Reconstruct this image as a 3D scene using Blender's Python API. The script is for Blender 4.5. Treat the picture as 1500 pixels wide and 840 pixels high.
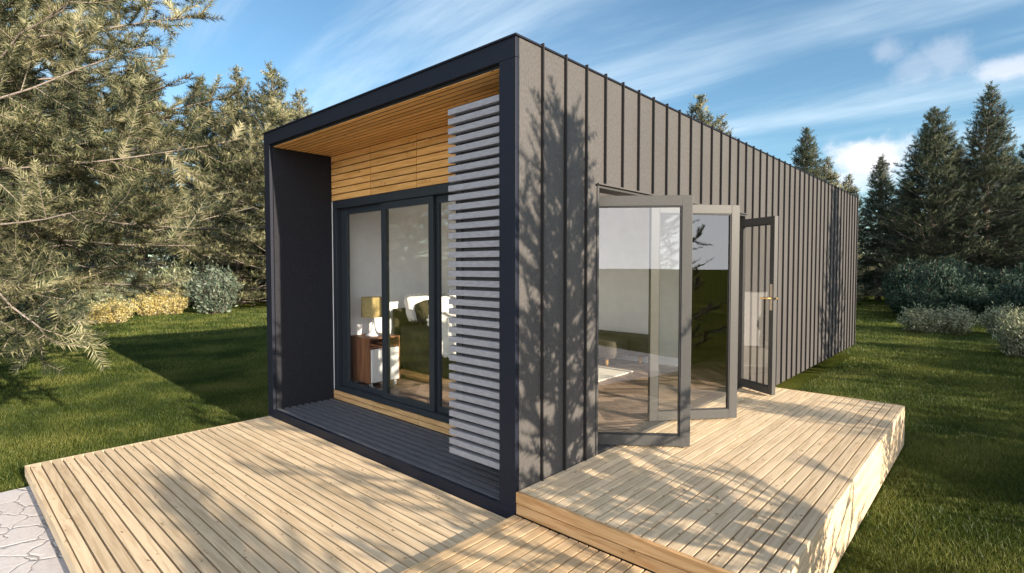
import bpy, bmesh, math, random
import numpy as np
from mathutils import Vector, Matrix
for o in list(bpy.data.objects): bpy.data.objects.remove(o)
R = math.radians
SC = bpy.context.scene
COL = SC.collection
random.seed(7); RNG = np.random.default_rng(11)

# ------------------------------------------------------------ camera, sky, sun, exposure
CAM = Vector((2.3544, -2.6060, 1.6953))
cd = bpy.data.cameras.new('camera'); cam = bpy.data.objects.new('camera', cd); COL.objects.link(cam)
cd.sensor_width = 36; cd.lens = 784.53/1500*36; cd.clip_start = .05; cd.clip_end = 2000
cam.location = CAM; cam.rotation_euler = (R(90-2.094), 0, R(42.479)); SC.camera = cam

SUN_EL, SUN_AZ = R(16.5), R(-1.5)      # the sun stands towards +X, a hair towards -Y
SC.view_settings.view_transform = 'Standard'; SC.view_settings.look = 'None'
SC.view_settings.exposure = 1.1; SC.view_settings.gamma = 1; SC.view_settings.use_curve_mapping = False
W = bpy.data.worlds.new('World'); SC.world = W; W.use_nodes = True
def build_world():
    nt = W.node_tree; N = nt.nodes; L = nt.links; N.clear()
    out = N.new('ShaderNodeOutputWorld'); bg = N.new('ShaderNodeBackground'); bg.inputs[1].default_value = .086
    sky = N.new('ShaderNodeTexSky'); sky.sky_type = 'NISHITA'; sky.sun_disc = False
    sky.sun_elevation = SUN_EL; sky.sun_rotation = R(90) - SUN_AZ
    sky.altitude = 300; sky.air_density = 1.0; sky.dust_density = .5; sky.ozone_density = 2.2
    tc = N.new('ShaderNodeTexCoord')
    def m(op, a, b=None, c=None):
        n = N.new('ShaderNodeMath'); n.operation = op
        for i, v in enumerate((a, b, c)):
            if v is None: continue
            if isinstance(v, (int, float)): n.inputs[i].default_value = v
            else: L.new(v, n.inputs[i])
        return n.outputs[0]
    def vm(op, a, b):
        n = N.new('ShaderNodeVectorMath'); n.operation = op
        for i, v in enumerate((a, b)):
            if isinstance(v, tuple): n.inputs[i].default_value = v
            else: L.new(v, n.inputs[i])
        return n
    D = tc.outputs['Generated']
    sep = N.new('ShaderNodeSeparateXYZ'); L.new(D, sep.inputs[0])
    z = m('MAXIMUM', sep.outputs[2], 0.0); zz = m('ADD', z, .16)
    cx = m('DIVIDE', sep.outputs[0], zz); cy = m('DIVIDE', sep.outputs[1], zz)
    cb = N.new('ShaderNodeCombineXYZ'); L.new(cx, cb.inputs[0]); L.new(cy, cb.inputs[1])
    mp = N.new('ShaderNodeMapping'); mp.inputs['Rotation'].default_value = (0, 0, R(-62)); mp.inputs['Scale'].default_value = (.5, 2.3, 1)
    L.new(cb.outputs[0], mp.inputs[0])
    n1 = N.new('ShaderNodeTexNoise'); n1.inputs['Scale'].default_value = 1.0; n1.inputs['Detail'].default_value = 9; n1.inputs['Roughness'].default_value = .62; n1.inputs['Distortion'].default_value = .35
    L.new(mp.outputs[0], n1.inputs[0])
    n2 = N.new('ShaderNodeTexNoise'); n2.inputs['Scale'].default_value = .55; n2.inputs['Detail'].default_value = 4
    L.new(cb.outputs[0], n2.inputs[0])
    def ramp(src, a, b, c0=0, c1=1):
        r = N.new('ShaderNodeMapRange'); r.interpolation_type = 'SMOOTHSTEP'
        r.inputs[1].default_value = a; r.inputs[2].default_value = b; r.inputs[3].default_value = c0; r.inputs[4].default_value = c1
        L.new(src, r.inputs[0]); return r.outputs[0]
    cir = m('MULTIPLY', ramp(n1.outputs[0], .36, .78), ramp(n2.outputs[0], .32, .56))
    cir = m('MULTIPLY', cir, .68)
    # overcast bank low in the sky towards the sun side (behind the photographer)
    back = vm('DOT_PRODUCT', D, (.72, -.69, 0.0)).outputs['Value']
    n4 = N.new('ShaderNodeTexNoise'); n4.inputs['Scale'].default_value = 3.2; n4.inputs['Detail'].default_value = 6
    L.new(D, n4.inputs[0])
    bank = m('MULTIPLY', ramp(back, .25, .8), ramp(n4.outputs[0], .30, .62, .55, 1))
    # three small cumulus puffs, each a soft lobe broken by noise
    n3 = N.new('ShaderNodeTexNoise'); n3.inputs['Scale'].default_value = 14; n3.inputs['Detail'].default_value = 7; n3.inputs['Roughness'].default_value = .6
    L.new(D, n3.inputs[0])
    puff = None
    def dirof(px, py):
        yaw, pit = R(42.479), R(2.094)
        F = Vector((-math.sin(yaw)*math.cos(pit), math.cos(yaw)*math.cos(pit), -math.sin(pit)))
        Rt = Vector((math.cos(yaw), math.sin(yaw), 0)); U = Rt.cross(F)
        return (F + Rt*(px-750)/784.5 - U*(py-420)/784.5).normalized()
    for (px, py, sz, ky, amt) in ((1255, 232, .045, .62, 1.0), (1240, 262, .05, .45, .55), (1292, 76, .024, .7, .22), (1350, 100, .03, .6, .2), (1385, 86, .026, .9, .25), (1482, 104, .036, .42, .5)):
        c = dirof(px, py)
        dv = vm('SUBTRACT', D, tuple(c)).outputs[0]
        sc = vm('MULTIPLY', dv, (1/sz, 1/sz, 1/(sz*ky))).outputs[0]
        ln = N.new('ShaderNodeVectorMath'); ln.operation = 'LENGTH'; L.new(sc, ln.inputs[0])
        d = m('ADD', ln.outputs['Value'], m('MULTIPLY', m('SUBTRACT', n3.outputs[0], .5), 3.2))
        v = ramp(d, .2, 1.35, amt, 0)
        puff = v if puff is None else m('MAXIMUM', puff, v)
    gain = N.new('ShaderNodeMix'); gain.data_type = 'RGBA'; gain.blend_type = 'MULTIPLY'; gain.inputs[0].default_value = 1
    L.new(sky.outputs[0], gain.inputs[6]); gain.inputs[7].default_value = (.92, 1.12, 1.12, 1)
    def mixc(f, a, col):
        x = N.new('ShaderNodeMix'); x.data_type = 'RGBA'; L.new(f, x.inputs[0]); L.new(a, x.inputs[6]); x.inputs[7].default_value = (*col, 1); return x.outputs[2]
    c = mixc(cir, gain.outputs[2], (5.2, 6.2, 6.9))
    c = mixc(bank, c, (13.0, 13.4, 14.2))
    c = mixc(puff, c, (6.9, 6.7, 7.0))
    L.new(c, bg.inputs[0]); L.new(bg.outputs[0], out.inputs[0])
build_world()
sd = bpy.data.lights.new('sun', 'SUN'); sd.energy = 4.9; sd.angle = R(.4); sd.color = (1, .86, .68)
sun = bpy.data.objects.new('sun', sd); COL.objects.link(sun)
sv = Vector((math.cos(SUN_EL)*math.cos(SUN_AZ), math.cos(SUN_EL)*math.sin(SUN_AZ), math.sin(SUN_EL)))
sun.rotation_euler = sv.to_track_quat('Z', 'Y').to_euler(); sun.location = (12, 0, 14)

# ------------------------------------------------------------ helpers
def tag(o, label=None, cat=None, group=None, kind=None):
    if label: o['label'] = label
    if cat: o['category'] = cat
    if group: o['group'] = group
    if kind: o['kind'] = kind
    return o
def thing(name, label, cat, loc=(0, 0, 0), rz=0, group=None):
    o = bpy.data.objects.new(name, None); COL.objects.link(o); o.location = loc; o.rotation_euler = (0, 0, rz)
    o.empty_display_size = .2
    return tag(o, label, cat, group)
def link(name, me, mat, parent=None):
    if mat is not None and not me.materials: me.materials.append(mat)
    o = bpy.data.objects.new(name, me); COL.objects.link(o)
    if parent: o.parent = parent
    return o
class MB:
    def __init__(s): s.v = []; s.f = []; s.c = []
    def box(s, x0, x1, y0, y1, z0, z1, M=None, c=None):
        b = len(s.v)
        P = [(x0,y0,z0),(x1,y0,z0),(x1,y1,z0),(x0,y1,z0),(x0,y0,z1),(x1,y0,z1),(x1,y1,z1),(x0,y1,z1)]
        if M is not None: P = [tuple(M @ Vector(p)) for p in P]
        s.v += P
        s.f += [tuple(b+i for i in q) for q in ((0,3,2,1),(4,5,6,7),(0,1,5,4),(1,2,6,5),(2,3,7,6),(3,0,4,7))]
        s.c += [random.random() if c is None else c]*8
        return s
    def lathe(s, prof, n=24, M=None, cap=True):
        b = len(s.v)
        for (r, z) in prof:
            for i in range(n):
                a = 2*math.pi*i/n; p = Vector((r*math.cos(a), r*math.sin(a), z))
                s.v.append(tuple(M @ p if M is not None else p))
        for k in range(len(prof)-1):
            for i in range(n):
                j = (i+1) % n; s.f.append((b+k*n+i, b+k*n+j, b+(k+1)*n+j, b+(k+1)*n+i))
        if cap:
            s.f.append(tuple(b+i for i in reversed(range(n)))); s.f.append(tuple(b+(len(prof)-1)*n+i for i in range(n)))
        s.c += [random.random()]*(n*len(prof)); return s
    def build(s, name, mat, parent=None, bevel=0, smooth=False, seg=2):
        me = bpy.data.meshes.new(name); me.from_pydata(s.v, [], s.f); me.update()
        at = me.color_attributes.new('rnd', 'FLOAT_COLOR', 'POINT')
        at.data.foreach_set('color', np.repeat(np.array(s.c, dtype=np.float32), 4))
        o = link(name, me, mat, parent)
        if smooth: me.polygons.foreach_set('use_smooth', [True]*len(me.polygons))
        if bevel:
            b = o.modifiers.new('bevel', 'BEVEL'); b.width = bevel; b.segments = seg; b.limit_method = 'ANGLE'; b.angle_limit = R(40)
        return o
def tri_mesh(name, V, F, mat, parent=None, k=3):
    V = np.asarray(V, np.float32); F = np.asarray(F, np.int32)
    me = bpy.data.meshes.new(name); me.vertices.add(len(V)); me.vertices.foreach_set('co', V.ravel())
    me.loops.add(F.size); me.loops.foreach_set('vertex_index', F.ravel())
    me.polygons.add(len(F)); me.polygons.foreach_set('loop_start', np.arange(0, F.size, k, dtype=np.int32))
    me.update(calc_edges=True)
    if mat: me.materials.append(mat)
    return me

# ------------------------------------------------------------ materials
def mat(name):
    m = bpy.data.materials.new(name); m.use_nodes = True; nt = m.node_tree
    return m, nt, nt.nodes, nt.links, nt.nodes['Principled BSDF']
def node(N, L, typ, ins=None, **kw):
    n = N.new(typ)
    for k, v in kw.items(): setattr(n, k, v)
    for k, v in (ins or {}).items():
        if hasattr(v, 'is_output') or isinstance(v, bpy.types.NodeSocket): L.new(v, n.inputs[k])
        else: n.inputs[k].default_value = v
    return n
def rampn(N, L, src, stops):
    r = N.new('ShaderNodeValToRGB'); L.new(src, r.inputs[0]); e = r.color_ramp.elements
    while len(e) < len(stops): e.new(.5)
    for i, (p, c) in enumerate(stops): e[i].position = p; e[i].color = (*c, 1) if len(c) == 3 else c
    return r.outputs[0]
def simple(name, col, rough=.5, metal=0, var=.12, scale=30, bump=0, spec=.5, stretch=(1,1,1), streak=0):
    m, nt, N, L, P = mat(name)
    tc = N.new('ShaderNodeTexCoord'); mp = node(N, L, 'ShaderNodeMapping', {0: tc.outputs['Object'], 'Scale': stretch})
    n = node(N, L, 'ShaderNodeTexNoise', {'Vector': mp.outputs[0], 'Scale': scale, 'Detail': 5, 'Roughness': .65})
    a = tuple(c*(1-var) for c in col); b = tuple(min(1, c*(1+var)) for c in col)
    c = rampn(N, L, n.outputs[0], [(.35, a), (.65, b)])
    if streak:
        n2 = node(N, L, 'ShaderNodeTexNoise', {'Vector': tc.outputs['Object'], 'Scale': 1.3, 'Detail': 4})
        k = rampn(N, L, n2.outputs[0], [(.3, (1-streak,)*3), (.7, (1+streak*.4,)*3)])
        mx = node(N, L, 'ShaderNodeMix', {0: 1.0, 6: c, 7: k}, data_type='RGBA', blend_type='MULTIPLY'); c = mx.outputs[2]
    L.new(c, P.inputs['Base Color']); P.inputs['Roughness'].default_value = rough; P.inputs['Metallic'].default_value = metal
    P.inputs['Specular IOR Level'].default_value = spec
    if bump:
        b = node(N, L, 'ShaderNodeBump', {'Height': n.outputs[0], 'Strength': bump, 'Distance': .01}); L.new(b.outputs[0], P.inputs['Normal'])
    return m
def wood(name, axis, base, dark, knot, rough=.6, knots=1.0, vary=.22, kscale=1.0):
    """planed boards: grain along the axis, knots, one random shift and tint per board"""
    m, nt, N, L, P = mat(name)
    tc = N.new('ShaderNodeTexCoord'); at = N.new('ShaderNodeAttribute'); at.attribute_name = 'rnd'
    sh = node(N, L, 'ShaderNodeVectorMath', {0: at.outputs['Color'], 1: (37.0, 53.0, 29.0)}, operation='MULTIPLY')
    ad = node(N, L, 'ShaderNodeVectorMath', {0: tc.outputs['Object'], 1: sh.outputs[0]}, operation='ADD')
    st = [1.0, 1.0, 1.0]; st['XYZ'.index(axis)] = .07
    mp = node(N, L, 'ShaderNodeMapping', {0: ad.outputs[0], 'Scale': st})
    g1 = node(N, L, 'ShaderNodeTexNoise', {'Vector': mp.outputs[0], 'Scale': 38, 'Detail': 4, 'Distortion': .8})
    g2 = node(N, L, 'ShaderNodeTexNoise', {'Vector': mp.outputs[0], 'Scale': 9, 'Detail': 3, 'Distortion': 1.5})
    wv = node(N, L, 'ShaderNodeMath', {0: g2.outputs[0], 1: 26.0}, operation='MULTIPLY')
    wv = node(N, L, 'ShaderNodeMath', {0: wv.outputs[0]}, operation='SINE')
    gm = node(N, L, 'ShaderNodeMath', {0: wv.outputs[0], 1: .13, 2: g1.outputs[0]}, operation='MULTIPLY_ADD')
    c = rampn(N, L, gm.outputs[0], [(.28, dark), (.56, base), (.85, tuple(min(1, x*1.1) for x in base))])
    k2 = [5.5*kscale]*3; k2['XYZ'.index(axis)] = 1.9*kscale
    mk = node(N, L, 'ShaderNodeMapping', {0: ad.outputs[0], 'Scale': k2})
    dn = node(N, L, 'ShaderNodeTexNoise', {'Vector': ad.outputs[0], 'Scale': 25, 'Detail': 2})
    dd = node(N, L, 'ShaderNodeVectorMath', {0: mk.outputs[0], 1: dn.outputs[1]}, operation='ADD')
    vo = node(N, L, 'ShaderNodeTexVoronoi', {'Vector': dd.outputs[0], 'Scale': 1.25}); 
    kf = rampn(N, L, vo.outputs['Distance'], [(.055, (1,1,1)), (.12, (0,0,0))])
    kf2 = node(N, L, 'ShaderNodeMath', {0: kf, 1: knots}, operation='MULTIPLY')
    halo = rampn(N, L, vo.outputs['Distance'], [(.05, (.45,.45,.45)), (.30, (0,0,0))])
    h = node(N, L, 'ShaderNodeMix', {0: halo, 6: c, 7: (*dark, 1)}, data_type='RGBA')
    c = node(N, L, 'ShaderNodeMix', {0: kf2.outputs[0], 6: h.outputs[2], 7: (*knot, 1)}, data_type='RGBA').outputs[2]
    sp = node(N, L, 'ShaderNodeMapRange', {0: at.outputs['Fac'], 3: 1-vary, 4: 1+vary*.5})
    c = node(N, L, 'ShaderNodeVectorMath', {0: c, 'Scale': sp.outputs[0]}, operation='SCALE').outputs[0]
    L.new(c, P.inputs['Base Color']); P.inputs['Roughness'].default_value = rough; P.inputs['Specular IOR Level'].default_value = .12
    b = node(N, L, 'ShaderNodeBump', {'Height': gm.outputs[0], 'Strength': .25, 'Distance': .004}); L.new(b.outputs[0], P.inputs['Normal'])
    return m
def foliage(name, cols, rough=.55, trans=.25, nscale=1.2, spec=.3, namp=1.0, ramp_=.55):
    m, nt, N, L, P = mat(name)
    ge = N.new('ShaderNodeNewGeometry'); tc = N.new('ShaderNodeTexCoord')
    n = node(N, L, 'ShaderNodeTexNoise', {'Vector': tc.outputs['Object'], 'Scale': nscale, 'Detail': 3})
    a = node(N, L, 'ShaderNodeMath', {0: ge.outputs['Random Per Island'], 1: ramp_, 2: -ramp_/2}, operation='MULTIPLY_ADD')
    nn = node(N, L, 'ShaderNodeMath', {0: n.outputs[0], 1: namp, 2: .5*(1-namp)}, operation='MULTIPLY_ADD')
    a = node(N, L, 'ShaderNodeMath', {0: a.outputs[0], 1: nn.outputs[0]}, operation='ADD')
    k = len(cols); c = rampn(N, L, a.outputs[0], [(.2+.6*i/(k-1), cols[i]) for i in range(k)])
    L.new(c, P.inputs['Base Color']); P.inputs['Roughness'].default_value = rough; P.inputs['Specular IOR Level'].default_value = spec
    tr = N.new('ShaderNodeBsdfTranslucent'); L.new(c, tr.inputs[0])
    mx = node(N, L, 'ShaderNodeMixShader', {0: trans, 1: P.outputs[0], 2: tr.outputs[0]})
    L.new(mx.outputs[0], N['Material Output'].inputs[0]); return m
def glass(name, refl, tint=(.93,.96,.95), rough=0.0):
    m, nt, N, L, P = mat(name); N.remove(P)
    t = N.new('ShaderNodeBsdfTransparent'); t.inputs[0].default_value = (*tint, 1)
    g = N.new('ShaderNodeBsdfGlossy'); g.inputs['Roughness'].default_value = rough; g.inputs[0].default_value = (1,1,1,1)
    lw = N.new('ShaderNodeFresnel'); lw.inputs[0].default_value = 1.5
    f = node(N, L, 'ShaderNodeMath', {0: lw.outputs[0], 1: refl}, operation='ADD'); f.use_clamp = True
    ge = N.new('ShaderNodeNewGeometry'); bf = node(N, L, 'ShaderNodeMath', {0: 1.0, 1: ge.outputs['Backfacing']}, operation='SUBTRACT')
    f = node(N, L, 'ShaderNodeMath', {0: f.outputs[0], 1: bf.outputs[0]}, operation='MULTIPLY')
    mx = node(N, L, 'ShaderNodeMixShader', {0: f.outputs[0], 1: t.outputs[0], 2: g.outputs[0]})
    L.new(mx.outputs[0], N['Material Output'].inputs[0]); return m

M = {}
M['clad'] = simple('cladding_metal', (.086, .0805, .077), .62, 0, .22, 90, .35, .3, (1,1,.45), .10)
M['seam'] = simple('seam_metal', (.022, .020, .020), .6, 0, .1, 40, 0, .3)
M['navy'] = simple('shade_dark_metal', (.010, .0125, .023), .55, 0, .15, 60, .1, .25)  # dark metal, taken below the cladding tone to hold the front's shade
M['inner'] = simple('shade_dark_cladding', (.020, .021, .026), .7, 0, .25, 60, .2, .15)  # same cladding, with the shade of the recess put into its colour
M['porch'] = simple('grey_composite', (.10, .106, .122), .6, 0, .2, 50, .25, .3, (.15,1,1))
M['slat'] = simple('slat_paint', (.30, .297, .32), .6, 0, .12, 60, .2, .3, (.3,1,1))
M['slatback'] = simple('screen_backing', (.085, .08, .083), .7, 0, .1)
M['doorfr'] = simple('door_frame_metal', (.060, .059, .057), .5, 0, .08, 60, .05, .4)
M['winfr'] = simple('window_frame_metal', (.022, .028, .036), .45, 0, .08, 40, 0, .4)
M['black'] = simple('black_rubber', (.012, .012, .014), .6)
M['white'] = simple('white_paint', (.78, .78, .77), .55, 0, .04, 8, .05)
M['wallpaint'] = simple('interior_plaster', (.82, .83, .86), .8, 0, .04, 6, .05, .2)
M['brass'] = simple('brass', (.75, .5, .2), .28, 1, .05)
M['steel'] = simple('steel_plate', (.45,.40,.34), .35, 1, .05)
M['deckX'] = wood('deck_pine_x', 'X', (.69, .535, .355), (.56, .415, .26), (.17, .09, .045), .65, 1.0, .16, 2.1)
M['deckY'] = wood('deck_pine_y', 'Y', (.69, .535, .355), (.56, .415, .26), (.17, .09, .045), .65, 1.0, .16, 2.1)
M['stepY'] = wood('step_pine_y', 'Y', (.64, .46, .27), (.50, .34, .19), (.20, .09, .04), .65, .9, .14, 1.5)
M['fasX'] = wood('fascia_pine_x', 'X', (.60, .37, .18), (.46, .25, .105), (.18, .07, .03), .6)
M['sofX'] = wood('soffit_larch_x', 'X', (.80, .45, .16), (.66, .34, .10), (.12, .04, .012), .45, 1.0, .16, 1.2)
M['sillX'] = wood('sill_larch_x', 'X', (.60, .38, .18), (.46, .26, .11), (.16, .07, .03), .5, 1.0, .14)
M['cab'] = wood('walnut_z', 'Z', (.30, .14, .07), (.17, .07, .035), (.12, .05, .02), .45, .3, .1)
M['oak'] = wood('light_oak_x', 'X', (.55, .33, .13), (.42, .24, .08), (.3, .15, .05), .45, .3, .1)
M['floor'] = wood('herringbone_oak', 'X', (.33, .235, .17), (.20, .14, .10), (.10, .06, .04), .35, .3, .5)
M['olive'] = simple('olive_fabric', (.036, .031, .017), .9, 0, .35, 9, .6, .2, (1,1,1), .2)
M['linen'] = simple('white_linen', (.82, .80, .76), .9, 0, .04, 8, .4)
M['sofa'] = simple('dark_olive_velvet', (.060, .050, .038), .8, 0, .2, 20, .2)
M['burlap'] = simple('mustard_burlap', (.40, .31, .13), .9, 0, .25, 140, .3, .2, (.25,.25,1))
M['rug'] = simple('cream_rug', (.66, .62, .52), .95, 0, .1, 80, .4)
M['darkcab'] = wood('dark_cabinet', 'Z', (.045, .032, .014), (.02, .014, .006), (.02,.01,.005), .35, .2, .4)
M['bark'] = simple('bark', (.17, .13, .105), .9, 0, .4, 18, .8, .2, (1,1,.3))
M['twig'] = simple('grey_twig', (.27, .225, .19), .9, 0, .3, 30)
M['doorglass'] = glass('door_glass', .10, (.97, .975, .965))
M['doorglass3'] = glass('entrance_door_glass', .05, (.96, .96, .945))
M['winglass'] = glass('window_glass', .10, (.97, .975, .97))
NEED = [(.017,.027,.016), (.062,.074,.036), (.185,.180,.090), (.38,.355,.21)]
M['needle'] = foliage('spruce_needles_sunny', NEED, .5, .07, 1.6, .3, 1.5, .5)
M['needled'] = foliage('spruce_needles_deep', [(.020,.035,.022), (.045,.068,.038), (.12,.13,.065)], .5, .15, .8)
M['bushd'] = foliage('dark_bush_leaf', [(.014,.034,.022), (.032,.062,.040), (.07,.11,.07)], .55, .2, 2.0)
M['bushl'] = foliage('grey_green_bush_leaf', [(.045,.07,.05), (.12,.16,.11), (.26,.30,.22)], .45, .2, 2.5)
M['bushw'] = foliage('silver_bush_leaf', [(.10,.12,.05), (.27,.30,.17), (.48,.49,.34)], .5, .3, 3.0)
M['bushy'] = foliage('yellow_bush_leaf', [(.36,.27,.06), (.60,.50,.18), (.76,.70,.44)], .5, .3, 3.0)
M['grass'] = foliage('grass_blade', [(.026,.050,.010), (.080,.115,.022), (.19,.20,.052)], .5, .35, .9, .3, 2.2)

def lawn_mat():
    m, nt, N, L, P = mat('lawn'); tc = N.new('ShaderNodeTexCoord')
    a = node(N, L, 'ShaderNodeTexNoise', {'Vector': tc.outputs['Object'], 'Scale': 45, 'Detail': 8, 'Roughness': .75})
    b = node(N, L, 'ShaderNodeTexNoise', {'Vector': tc.outputs['Object'], 'Scale': .55, 'Detail': 5})
    s = node(N, L, 'ShaderNodeMath', {0: a.outputs[0], 1: .65, 2: 0.0}, operation='MULTIPLY_ADD')
    s = node(N, L, 'ShaderNodeMath', {0: b.outputs[0], 1: .4, 2: s.outputs[0]}, operation='MULTIPLY_ADD')
    c = rampn(N, L, s.outputs[0], [(.36, (.018,.030,.006)), (.52, (.075,.092,.018)), (.68, (.18,.18,.045))])
    L.new(c, P.inputs['Base Color']); P.inputs['Roughness'].default_value = 1; P.inputs['Specular IOR Level'].default_value = 0
    bp = node(N, L, 'ShaderNodeBump', {'Height': a.outputs[0], 'Strength': 1.0, 'Distance': .05}); L.new(bp.outputs[0], P.inputs['Normal']); return m
M['lawn'] = lawn_mat()
def stone_mat():
    m, nt, N, L, P = mat('crazy_paving'); tc = N.new('ShaderNodeTexCoord')
    n = node(N, L, 'ShaderNodeTexNoise', {'Vector': tc.outputs['Object'], 'Scale': 4, 'Detail': 2})
    w = node(N, L, 'ShaderNodeVectorMath', {0: n.outputs[1], 1: (.30,.30,0)}, operation='MULTIPLY')
    v = node(N, L, 'ShaderNodeVectorMath', {0: tc.outputs['Object'], 1: w.outputs[0]}, operation='ADD')
    v = node(N, L, 'ShaderNodeMapping', {0: v.outputs[0], 'Scale': (1.0, 1.5, 0), 'Rotation': (0,0,.6)})
    e = node(N, L, 'ShaderNodeTexVoronoi', {'Vector': v.outputs[0], 'Scale': 3.6}, feature='DISTANCE_TO_EDGE')
    cc = node(N, L, 'ShaderNodeTexVoronoi', {'Vector': v.outputs[0], 'Scale': 3.6})
    g = node(N, L, 'ShaderNodeTexNoise', {'Vector': tc.outputs['Object'], 'Scale': 30, 'Detail': 8})
    st = node(N, L, 'ShaderNodeMath', {0: cc.outputs['Color'], 1: .4, 2: g.outputs[0]}, operation='MULTIPLY_ADD')
    c = rampn(N, L, st.outputs[0], [(.4, (.50,.46,.45)), (.95, (.64,.60,.59))])
    j = rampn(N, L, e.outputs[0], [(.006, (1,1,1)), (.016, (0,0,0))])
    x = node(N, L, 'ShaderNodeMix', {0: j, 6: c, 7: (.30,.27,.25,1)}, data_type='RGBA')
    L.new(x.outputs[2], P.inputs['Base Color']); P.inputs['Roughness'].default_value = .75
    h = node(N, L, 'ShaderNodeMath', {0: g.outputs[0], 1: .3, 2: rampn(N, L, e.outputs[0], [(.0,(0,0,0)),(.05,(1,1,1))])}, operation='MULTIPLY_ADD')
    bp = node(N, L, 'ShaderNodeBump', {'Height': h.outputs[0], 'Strength': .6, 'Distance': .01}); L.new(bp.outputs[0], P.inputs['Normal']); return m
M['stone'] = stone_mat()

# ------------------------------------------------------------ setting
GZ = -.24
g = MB().box(-400, 400, -400, 400, GZ-.5, GZ).build('lawn', M['lawn']); tag(g, kind='structure')
s = MB().box(-3.90, 6, -12, -1.95, GZ-.02, GZ+.012).build('stone_path', M['stone']); tag(s, kind='structure')
def blades(regs):
    V = []; F = []; b = 0
    for (x0, x1, y0, y1, dens, h, w) in regs:
        n = int((x1-x0)*(y1-y0)*dens)
        x = RNG.uniform(x0, x1, n); y = RNG.uniform(y0, y1, n)
        keep = ~((x > -3.93) & (x < 6) & (y < -1.92)) & ~((x > -3.9) & (x < 0.02) & (y > -2.1) & (y < 11.2)) & ~((x > -.1) & (x < 1.63) & (y < 4.5))
        x = x[keep]; y = y[keep]; n = len(x)
        a = RNG.uniform(0, 6.283, n); hh = h*RNG.uniform(.5, 1.25, n); ln = RNG.uniform(.1, .9, n)*hh; la = RNG.uniform(0, 6.283, n)
        dx = np.cos(a)*w/2; dy = np.sin(a)*w/2
        P0 = np.stack([x-dx, y-dy, np.full(n, GZ-.005)], 1); P1 = np.stack([x+dx, y+dy, np.full(n, GZ-.005)], 1)
        P2 = np.stack([x+np.cos(la)*ln, y+np.sin(la)*ln, GZ+hh], 1)
        V.append(np.stack([P0, P1, P2], 1).reshape(-1, 3)); F.append(np.arange(3*n).reshape(-1, 3)+b); b += 3*n
    return np.concatenate(V), np.concatenate(F)
V, F = blades([(-9, -3.7, -5.5, 2, 4600, .038, .0055), (-14, -9, -6, 5, 1500, .045, .009), (-9, -3.83, 2, 8, 1100, .045, .010), (-24, -14, -6, 12, 260, .07, .022),
               (1.5, 4.0, -.5, 6, 5600, .038, .0055), (0, 4.5, 4.3, 9, 3000, .042, .007), (-1, 7, 9, 18, 700, .05, .012), (-8, 8, 18, 30, 120, .07, .025)])
o = link('grass', tri_mesh('grass', V, F, M['grass']), None); tag(o, 'short mown green grass covering the lawn around the house', 'grass', kind='stuff')

# ------------------------------------------------------------ the house
WX, LY, HZ = -3.827, 11.155, 3.2
PITCH = .2615
OY0, OY1, OZ0, OZ1 = .945, 4.215, .2, 2.335
house = thing('tiny_house', 'low rectangular modular house in ribbed charcoal metal cladding with timber lined front recess', 'house')
c = MB()
c.box(-.12, 0, .036, OY0, 0, HZ-.012).box(-.12, 0, OY0, OY1, OZ1, HZ-.012).box(-.12, 0, OY1, LY, 0, HZ-.012).box(-.12, 0, OY0, OY1, 0, OZ0-.004)
wall = c.build('side_wall', M['clad'], house)
sm = MB()
for i in range(1, 43):
    y = i*PITCH
    if OY0 < y < OY1: sm.box(0, .024, y-.005, y+.005, OZ1+.006, HZ+.014)
    else: sm.box(0, .024, y-.005, y+.005, .0, HZ+.012)
sm.build('standing_seams', M['seam'], wall)
MB().box(WX, WX+.147, .036, LY, 0, HZ-.012).build('side_wall', M['inner'], house)
MB().box(WX+.147, -.12, LY-.12, LY, 0, HZ-.012).build('rear_wall', M['clad'], house)
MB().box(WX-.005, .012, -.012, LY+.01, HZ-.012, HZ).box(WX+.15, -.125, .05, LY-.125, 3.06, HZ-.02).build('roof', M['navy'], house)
MB().box(WX+.15, -.125, .05, LY-.125, .0, .06).build('floor_slab', M['slatback'], house)
# the front portal: a ring of folded metal, front shade darkened into its colour
fr = MB()
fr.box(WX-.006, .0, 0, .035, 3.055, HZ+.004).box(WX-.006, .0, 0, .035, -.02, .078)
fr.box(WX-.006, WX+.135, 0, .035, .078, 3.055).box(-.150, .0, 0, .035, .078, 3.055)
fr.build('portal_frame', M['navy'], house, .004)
MB().box(-.150, -.122, .036, .80, .078, 3.045).build('recess_wall', M['inner'], house)
# porch floor of composite boards
pf = MB(); n = 9; pw = .715/n
for i in range(n): pf.box(WX+.149, -.152, .038+i*pw, .004+(i+1)*pw-.0015, .05, .082)
pf.build('porch_floor', M['porch'], house, .0008, seg=1)
# soffit boards
sf = MB(); n = 11; pw = .715/n
for i in range(n): sf.box(WX+.149, -.152, .038+i*pw, .038+(i+1)*pw-.017, 3.03, 3.052)
sof = sf.build('soffit', M['sofX'], house)
MB().box(WX+.149, -.152, .037, .755, 3.0335, 3.056).build('soffit_backing', M['black'], sof)
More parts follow.
